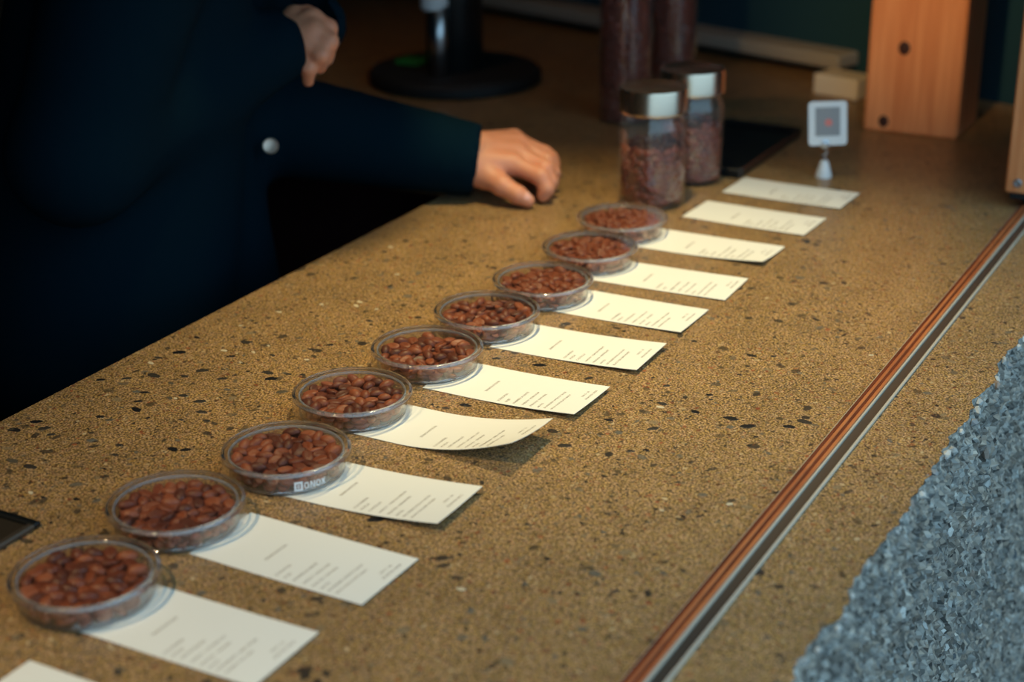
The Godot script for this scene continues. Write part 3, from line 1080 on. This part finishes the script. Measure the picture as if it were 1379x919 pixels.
func build_sign() -> void:
	var t := thing("table_sign", "small white square sign on a coiled wire stand with a cone foot", "sign", Vector3(-0.538, YC, -1.717))
	put("cone_foot", lathe_mesh([Vector2(0, 0), Vector2(0.0092, 0), Vector2(0.0095, 0.0012), Vector2(0.0076, 0.0075), Vector2(0.0050, 0.0165), Vector2(0.0038, 0.0188), Vector2(0, 0.0195)], 32), M.white_plastic, t)
	var pts: Array = []
	for i in 40:
		var s := i / 39.0
		var a := s * TAU * 2.2
		pts.append(Vector3(sin(a) * 0.0034 * sin(s * PI), 0.0185 + s * 0.018, cos(a) * 0.0034 * sin(s * PI)))
	var st := st_new()
	tube(st, pts, 0.0011, 8)
	put("wire", done(st), M.steel, t)
	var look := Basis(Vector3.UP, 0.36) * Basis(Vector3.RIGHT, -0.08) * Basis(Vector3.BACK, 0.06)
	var clip := st_new()
	lathe(clip, [Vector2(0, -0.003), Vector2(0.005, -0.002), Vector2(0.006, 0.0), Vector2(0.005, 0.002), Vector2(0, 0.003)], 20)
	var cl := put("clip", done(clip), M.steel, t, Vector3(0, 0.0385, 0.0015))
	cl.basis = look * Basis(Vector3.RIGHT, PI / 2)
	# rounded plate
	var pl := st_new()
	rounded_plate(pl, 0.0420, 0.0490, 0.004, 0.0022)
	var plate := put("plate", done(pl), M.white_plastic, t, Vector3(0.001, 0.0615, 0))
	plate.basis = look
	var pr := st_new()
	rounded_plate(pr, 0.0270, 0.0320, 0.001, 0.0024)
	put("printed_panel", done(pr), M.pale_grey_print, plate, Vector3(0, 0.002, 0.0002))
	var dot := st_new()
	lathe(dot, [Vector2(0.0042, 0), Vector2(0.0042, 0.0003), Vector2(0, 0.0003)], 20)
	var d := put("printed_dot", done(dot), M.pink_print, plate, Vector3(0.001, 0.001, 0.00142))
	d.rotation.x = PI / 2


func rounded_plate(st: SurfaceTool, w: float, h: float, r: float, th: float) -> void:
	var ring: Array[Vector2] = []
	for c in 4:
		var cx: float = [1, -1, -1, 1][c] * (w / 2 - r)
		var cy: float = [1, 1, -1, -1][c] * (h / 2 - r)
		for i in 6:
			var a := PI / 2 * (c + i / 5.0)
			ring.append(Vector2(cx + cos(a) * r, cy + sin(a) * r))
	st.set_smooth_group(-1)
	var z := th / 2
	for i in ring.size():
		var p := ring[i]
		var q := ring[(i + 1) % ring.size()]
		tri(st, Vector3(0, 0, z), Vector3(p.x, p.y, z), Vector3(q.x, q.y, z))
		tri(st, Vector3(0, 0, -z), Vector3(q.x, q.y, -z), Vector3(p.x, p.y, -z))
		quad(st, Vector3(p.x, p.y, z), Vector3(p.x, p.y, -z), Vector3(q.x, q.y, -z), Vector3(q.x, q.y, z))


# ============================================================ person
# bones: [from, to, radius at from, radius at to]; cuts: [point, outward normal, reach]
func nets(st: SurfaceTool, bones: Array, cell: float, k: float, cuts: Array = []) -> void:
	var lo := Vector3.INF
	var hi := -Vector3.INF
	for b in bones:
		var r: float = maxf(b[2], b[3]) + k + 3.0 * cell
		lo = lo.min((b[0] as Vector3).min(b[1]) - Vector3.ONE * r)
		hi = hi.max((b[0] as Vector3).max(b[1]) + Vector3.ONE * r)
	var nx := int(ceil((hi.x - lo.x) / cell)) + 1
	var ny := int(ceil((hi.y - lo.y) / cell)) + 1
	var nz := int(ceil((hi.z - lo.z) / cell)) + 1
	var f := PackedFloat32Array()
	f.resize(nx * ny * nz)
	f.fill(1000.0)
	for b in bones:
		var a: Vector3 = b[0]
		var ba: Vector3 = b[1] - b[0]
		var l2 := maxf(ba.length_squared(), 1e-9)
		var ra: float = b[2]
		var rb: float = b[3]
		var m := maxf(ra, rb) + k + 2.0 * cell
		var blo: Vector3 = ((b[0] as Vector3).min(b[1]) - Vector3.ONE * m - lo) / cell
		var bhi: Vector3 = ((b[0] as Vector3).max(b[1]) + Vector3.ONE * m - lo) / cell
		for iz in range(maxi(0, int(blo.z)), mini(nz, int(bhi.z) + 2)):
			for iy in range(maxi(0, int(blo.y)), mini(ny, int(bhi.y) + 2)):
				var row := (iz * ny + iy) * nx
				for ix in range(maxi(0, int(blo.x)), mini(nx, int(bhi.x) + 2)):
					var p := lo + Vector3(ix, iy, iz) * cell - a
					var t := clampf(p.dot(ba) / l2, 0.0, 1.0)
					var d := (p - ba * t).length() - ra - (rb - ra) * t
					var o := f[row + ix]
					if o > 900.0:
						f[row + ix] = d
					else:
						var h := maxf(k - absf(o - d), 0.0)
						f[row + ix] = minf(o, d) - h * h / (4.0 * k)
	for c in cuts:
		var pt: Vector3 = c[0]
		var n: Vector3 = c[1]
		for iz in nz:
			for iy in ny:
				for ix in nx:
					var w := lo + Vector3(ix, iy, iz) * cell - pt
					if w.length_squared() < c[2] * c[2]:
						var i := (iz * ny + iy) * nx + ix
						f[i] = maxf(f[i], w.dot(n))
	var at := PackedInt32Array()
	at.resize(nx * ny * nz)
	at.fill(-1)
	var vs := PackedVector3Array()
	var off := [0, 1, nx, nx + 1, nx * ny, nx * ny + 1, nx * ny + nx, nx * ny + nx + 1]
	var pos := [Vector3(0, 0, 0), Vector3(1, 0, 0), Vector3(0, 1, 0), Vector3(1, 1, 0), Vector3(0, 0, 1), Vector3(1, 0, 1), Vector3(0, 1, 1), Vector3(1, 1, 1)]
	var edges := [[0, 1], [2, 3], [4, 5], [6, 7], [0, 2], [1, 3], [4, 6], [5, 7], [0, 4], [1, 5], [2, 6], [3, 7]]
	for iz in nz - 1:
		for iy in ny - 1:
			var row := (iz * ny + iy) * nx
			for ix in nx - 1:
				var i := row + ix
				var s := f[i] < 0.0
				if s == (f[i + 1] < 0.0) and s == (f[i + nx] < 0.0) and s == (f[i + off[4]] < 0.0) and s == (f[i + off[3]] < 0.0) and s == (f[i + off[5]] < 0.0) and s == (f[i + off[6]] < 0.0) and s == (f[i + off[7]] < 0.0):
					continue
				var sum := Vector3.ZERO
				var n := 0
				for e in edges:
					var fa := f[i + off[e[0]]]
					var fb := f[i + off[e[1]]]
					if (fa < 0.0) != (fb < 0.0):
						sum += (pos[e[0]] as Vector3).lerp(pos[e[1]], clampf(fa / (fa - fb), 0.02, 0.98))
						n += 1
				at[i] = vs.size()
				vs.append(lo + (Vector3(ix, iy, iz) + sum / n) * cell)
	st.set_smooth_group(1)
	var steps := [1, nx, nx * ny]
	for iz in range(1, nz - 1):
		for iy in range(1, ny - 1):
			for ix in range(1, nx - 1):
				var i := (iz * ny + iy) * nx + ix
				var s := f[i] < 0.0
				for ax in 3:
					if s == (f[i + steps[ax]] < 0.0):
						continue
					var u: int = steps[(ax + 1) % 3]
					var w: int = steps[(ax + 2) % 3]
					var a := vs[at[i - u - w]]
					var b := vs[at[i - w]]
					var c := vs[at[i]]
					var d := vs[at[i - u]]
					if s:
						quad(st, a, b, c, d)
					else:
						quad(st, d, c, b, a)


func build_person() -> void:
	var c := Vector3(-1.144, 0, -1.2165)
	var fw := Vector3(0.88, 0, -0.47).normalized()
	var rt := Vector3(0.47, 0, 0.88).normalized()
	var t := thing("person", "person in a dark jacket leaning one hand on the counter beyond the dishes", "person", c)
	var at := func(f: float, y: float, r: float) -> Vector3: return fw * f + Vector3(0, y, 0) + rt * r
	var w := func(x: float, y: float, z: float) -> Vector3: return Vector3(x, y, z) - c
	# joints, relative to the person's base
	var shl: Vector3 = at.call(0.130, 1.295, -0.17)
	var shr: Vector3 = at.call(0.110, 1.295, 0.17)
	var ell: Vector3 = w.call(-1.085, 1.040, -1.360)
	var wrl: Vector3 = w.call(-0.8517, 0.9933, -1.4728)
	var elr: Vector3 = w.call(-1.000, 1.085, -1.035)
	var wrr: Vector3 = w.call(-0.9674, 1.140, -1.3000)
	var neck: Vector3 = at.call(0.225, 1.345, 0.03)
	var head: Vector3 = at.call(0.290, 1.450, 0.070)  # out of view, bent forward so that it shades the right hand
	var body := [
		[at.call(0.000, 0.93, -0.075), at.call(0.075, 1.245, -0.085), 0.108, 0.092], [at.call(0.000, 0.93, 0.075), at.call(0.075, 1.245, 0.085), 0.108, 0.092],
		[shl, shr, 0.055, 0.055], [at.call(0.180, 1.295, 0.0), neck, 0.062, 0.052], [neck, at.call(0.235, 1.390, 0.070), 0.052, 0.054],
		[at.call(0.285, 1.470, 0.070), at.call(0.310, 1.465, 0.070), 0.088, 0.086], [at.call(0.279, 1.435, 0.070), at.call(0.276, 1.385, 0.070), 0.068, 0.040],
		[shl, ell, 0.050, 0.042], [ell, wrl, 0.041, 0.027], [shr, elr, 0.050, 0.042], [elr, wrr, 0.041, 0.027],
		[at.call(0.000, 0.93, -0.085), at.call(0.010, 0.50, -0.09), 0.088, 0.060], [at.call(0.010, 0.50, -0.09), at.call(-0.010, 0.09, -0.09), 0.058, 0.042], [at.call(-0.020, 0.05, -0.09), at.call(0.120, 0.035, -0.10), 0.040, 0.034],
		[at.call(0.000, 0.93, 0.085), at.call(0.010, 0.50, 0.09), 0.088, 0.060], [at.call(0.010, 0.50, 0.09), at.call(-0.010, 0.09, 0.09), 0.058, 0.042], [at.call(-0.020, 0.05, 0.09), at.call(0.120, 0.035, 0.10), 0.040, 0.034],
	]
	var skin := st_new()
	nets(skin, body, 0.015, 0.03)
	# face: nose, ears, brow
	nets(skin, [[at.call(0.385, 1.462, 0.070), at.call(0.383, 1.430, 0.070), 0.008, 0.012], [at.call(0.287, 1.460, 0.156), at.call(0.259, 1.435, 0.154), 0.014, 0.010], [at.call(0.287, 1.460, -0.016), at.call(0.259, 1.435, -0.014), 0.014, 0.010], [at.call(0.329, 1.402, 0.050), at.call(0.329, 1.402, 0.090), 0.007, 0.007]], 0.005, 0.006)
	# left hand, resting on the counter
	var h := {}
	for q in [["i_mcp", -0.8102, 0.9885, -1.4867], ["m_mcp", -0.8178, 0.9936, -1.5094], ["r_mcp", -0.8259, 0.9980, -1.5279], ["l_mcp", -0.8382, 0.9997, -1.5421], ["i_pip", -0.7755, 0.9792, -1.4858], ["m_pip", -0.7809, 0.9819, -1.5072], ["r_pip", -0.7891, 0.9845, -1.5282], ["l_pip", -0.8031, 0.9868, -1.5475], ["i_dip", -0.7678, 0.9674, -1.4845], ["m_dip", -0.7735, 0.9688, -1.5042], ["r_dip", -0.7811, 0.9721, -1.5262], ["l_dip", -0.7942, 0.9817, -1.5480], ["i_tip", -0.7712, 0.9592, -1.4825], ["m_tip", -0.7771, 0.9592, -1.5043], ["r_tip", -0.7823, 0.9617, -1.5269], ["l_tip", -0.7889, 0.9756, -1.5470], ["t_cmc", -0.8320, 0.9800, -1.4650], ["t_mcp", -0.8074, 0.9725, -1.4582], ["t_ip", -0.7884, 0.9650, -1.4576], ["t_tip", -0.7775, 0.9590, -1.4605]]:
		h[q[0]] = w.call(q[1], q[2], q[3])
	var hb: Array = []
	var base_off := {"i": Vector3(0.006, -0.004, 0.010), "m": Vector3(0.004, 0.004, -0.004), "r": Vector3(0.0, 0.006, -0.018), "l": Vector3(-0.004, 0.006, -0.030)}
	for g in ["i", "m", "r", "l"]:
		var k: float = {"i": 1.0, "m": 1.02, "r": 0.96, "l": 0.86}[g]
		hb.append([wrl + base_off[g] * 0.8, h[g + "_mcp"], 0.0185, 0.0128 * k])
		hb.append([h[g + "_mcp"], h[g + "_pip"], 0.0108 * k, 0.0090 * k])
		hb.append([h[g + "_pip"], h[g + "_dip"], 0.0092 * k, 0.0080 * k])
		hb.append([h[g + "_dip"], h[g + "_tip"], 0.0080 * k, 0.0068 * k])
	hb.append([wrl - (wrl - ell).normalized() * 0.045, wrl + Vector3(0, 0.003, -0.010), 0.0250, 0.0235])
	hb.append([wrl - (wrl - ell).normalized() * 0.045 + Vector3(0, -0.002, 0.004), wrl + Vector3(0, -0.006, 0.008), 0.0230, 0.0225])
	hb.append([wrl + Vector3(0, -0.004, 0.010), h.t_cmc, 0.018, 0.0150])
	hb.append([h.t_cmc, h.t_mcp, 0.0150, 0.0108])
	hb.append([h.t_mcp, h.t_ip, 0.0108, 0.0092])
	hb.append([h.t_ip, h.t_tip, 0.0092, 0.0074])
	nets(skin, hb, 0.0026, 0.005)
	# right hand, fingers hanging loosely curled
	var g2 := {}
	for q in [["i_mcp", -0.9482, 1.1598, -1.3270], ["m_mcp", -0.9390, 1.1509, -1.3156], ["r_mcp", -0.9407, 1.1391, -1.3067], ["l_mcp", -0.9469, 1.1275, -1.3029], ["i_pip", -0.9327, 1.1515, -1.3320], ["m_pip", -0.9228, 1.1417, -1.3181], ["r_pip", -0.9250, 1.1304, -1.3063], ["l_pip", -0.9357, 1.1174, -1.2999], ["i_tip", -0.9350, 1.1359, -1.3377], ["m_tip", -0.9311, 1.1227, -1.3249], ["r_tip", -0.9346, 1.1150, -1.3165], ["l_tip", -0.9414, 1.1029, -1.3054], ["t_cmc", -0.9686, 1.1575, -1.3279], ["t_mcp", -0.9655, 1.1586, -1.3428], ["t_tip", -0.9575, 1.1484, -1.3571]]:
		g2[q[0]] = w.call(q[1], q[2], q[3])
	var gb: Array = []
	for g in ["i", "m", "r", "l"]:
		var k: float = {"i": 1.0, "m": 1.02, "r": 0.96, "l": 0.86}[g]
		gb.append([wrr, g2[g + "_mcp"], 0.0165, 0.0115 * k])
		gb.append([g2[g + "_mcp"], g2[g + "_pip"], 0.0105 * k, 0.0088 * k])
		gb.append([g2[g + "_pip"], g2[g + "_tip"], 0.0088 * k, 0.0070 * k])
	gb.append([elr.lerp(wrr, 0.82), wrr, 0.0240, 0.0225])
	gb.append([wrr, g2.t_cmc, 0.018, 0.014])
	gb.append([g2.t_cmc, g2.t_mcp, 0.014, 0.0105])
	gb.append([g2.t_mcp, g2.t_tip, 0.0105, 0.0075])
	nets(skin, gb, 0.0028, 0.005)
	put("body", done(skin), M.skin, t)
	# thumb nail
	var nl := st_new()
	lathe(nl, [Vector2(0.0058, 0), Vector2(0.0048, 0.0009), Vector2(0.0025, 0.0014), Vector2(0, 0.0015)], 16)
	var nail := put("thumbnail", done(nl), M.nail, t, (h.t_tip as Vector3).lerp(h.t_ip, 0.2) + Vector3(0.002, 0.0058, 0.0040))
	nail.basis = Basis(Vector3(0.85, -0.45, -0.15).normalized(), 0.0) * Basis.looking_at(Vector3(0.8, -0.5, -0.2), Vector3(0.3, 0.7, 0.6)) * Basis.from_scale(Vector3(0.8, 1, 1.1))
	# jacket
	var dl := (wrl - ell).normalized()
	var dr := (wrr - elr).normalized()
	var jk := st_new()
	nets(jk, [
		[at.call(0.000, 0.86, -0.07), at.call(0.075, 1.245, -0.075), 0.138, 0.108], [at.call(0.000, 0.86, 0.07), at.call(0.075, 1.245, 0.075), 0.138, 0.108],
		[at.call(0.060, 0.88, -0.02), at.call(0.046, 1.08, -0.03), 0.112, 0.100],
		[shl, shr, 0.074, 0.074], [at.call(0.180, 1.295, 0.0), at.call(0.225, 1.355, 0.0), 0.080, 0.070],
		[shl, ell, 0.072, 0.062], [ell, wrl + dl * 0.05 + Vector3(0, -0.002, 0), 0.060, 0.0365], [shr, elr, 0.072, 0.058], [elr, wrr + dr * 0.05, 0.056, 0.034]],
		0.011, 0.022, [[wrl + dl * 0.006, (dl + Vector3(0.1, 0.0, -0.1)).normalized(), 0.09], [wrr + dr * 0.004, dr, 0.055], [at.call(0.000, 0.80, 0.0), Vector3(0, -1, 0), 0.32]])
	put("jacket", done(jk), M.jacket, t)
	var tr := st_new()
	nets(tr, [
		[at.call(0.000, 0.93, -0.085), at.call(0.010, 0.50, -0.09), 0.108, 0.082], [at.call(0.010, 0.50, -0.09), at.call(-0.010, 0.06, -0.09), 0.082, 0.070],
		[at.call(0.000, 0.93, 0.085), at.call(0.010, 0.50, 0.09), 0.108, 0.082], [at.call(0.010, 0.50, 0.09), at.call(-0.010, 0.06, 0.09), 0.082, 0.070]],
		0.016, 0.03, [[at.call(0.000, 0.05, 0.0), Vector3(0, -1, 0), 0.3]])
	put("trousers", done(tr), M.trousers, t)
	var hr := st_new()
	nets(hr, [[at.call(0.284, 1.485, 0.070), at.call(0.321, 1.502, 0.070), 0.098, 0.092], [at.call(0.230, 1.450, 0.070), at.call(0.183, 1.380, 0.070), 0.075, 0.055]], 0.010, 0.02)
	put("hair", done(hr), M.hair, t)
	for s in [-1.0, 1.0]:
		var ey := st_new()
		lathe(ey, [Vector2(0, -0.009), Vector2(0.007, -0.006), Vector2(0.0095, 0.0), Vector2(0.007, 0.006), Vector2(0, 0.009)], 14)
		put("eye", done(ey), M.hair, t, at.call(0.378, 1.462, s * 0.032 + 0.07))
	# metal snap on the jacket
	var bt := st_new()
	lathe(bt, [Vector2(0, -0.002), Vector2(0.0078, -0.002), Vector2(0.0082, 0.0), Vector2(0.0070, 0.0018), Vector2(0.0045, 0.0012), Vector2(0, 0.0014)], 28)
	var btn := put("button", done(bt), M.button_metal, t, w.call(-0.996, 1.029, -1.309))
	btn.basis = Basis.looking_at(Vector3(-0.50, -0.30, -0.81), Vector3.UP) * Basis(Vector3.RIGHT, PI / 2)
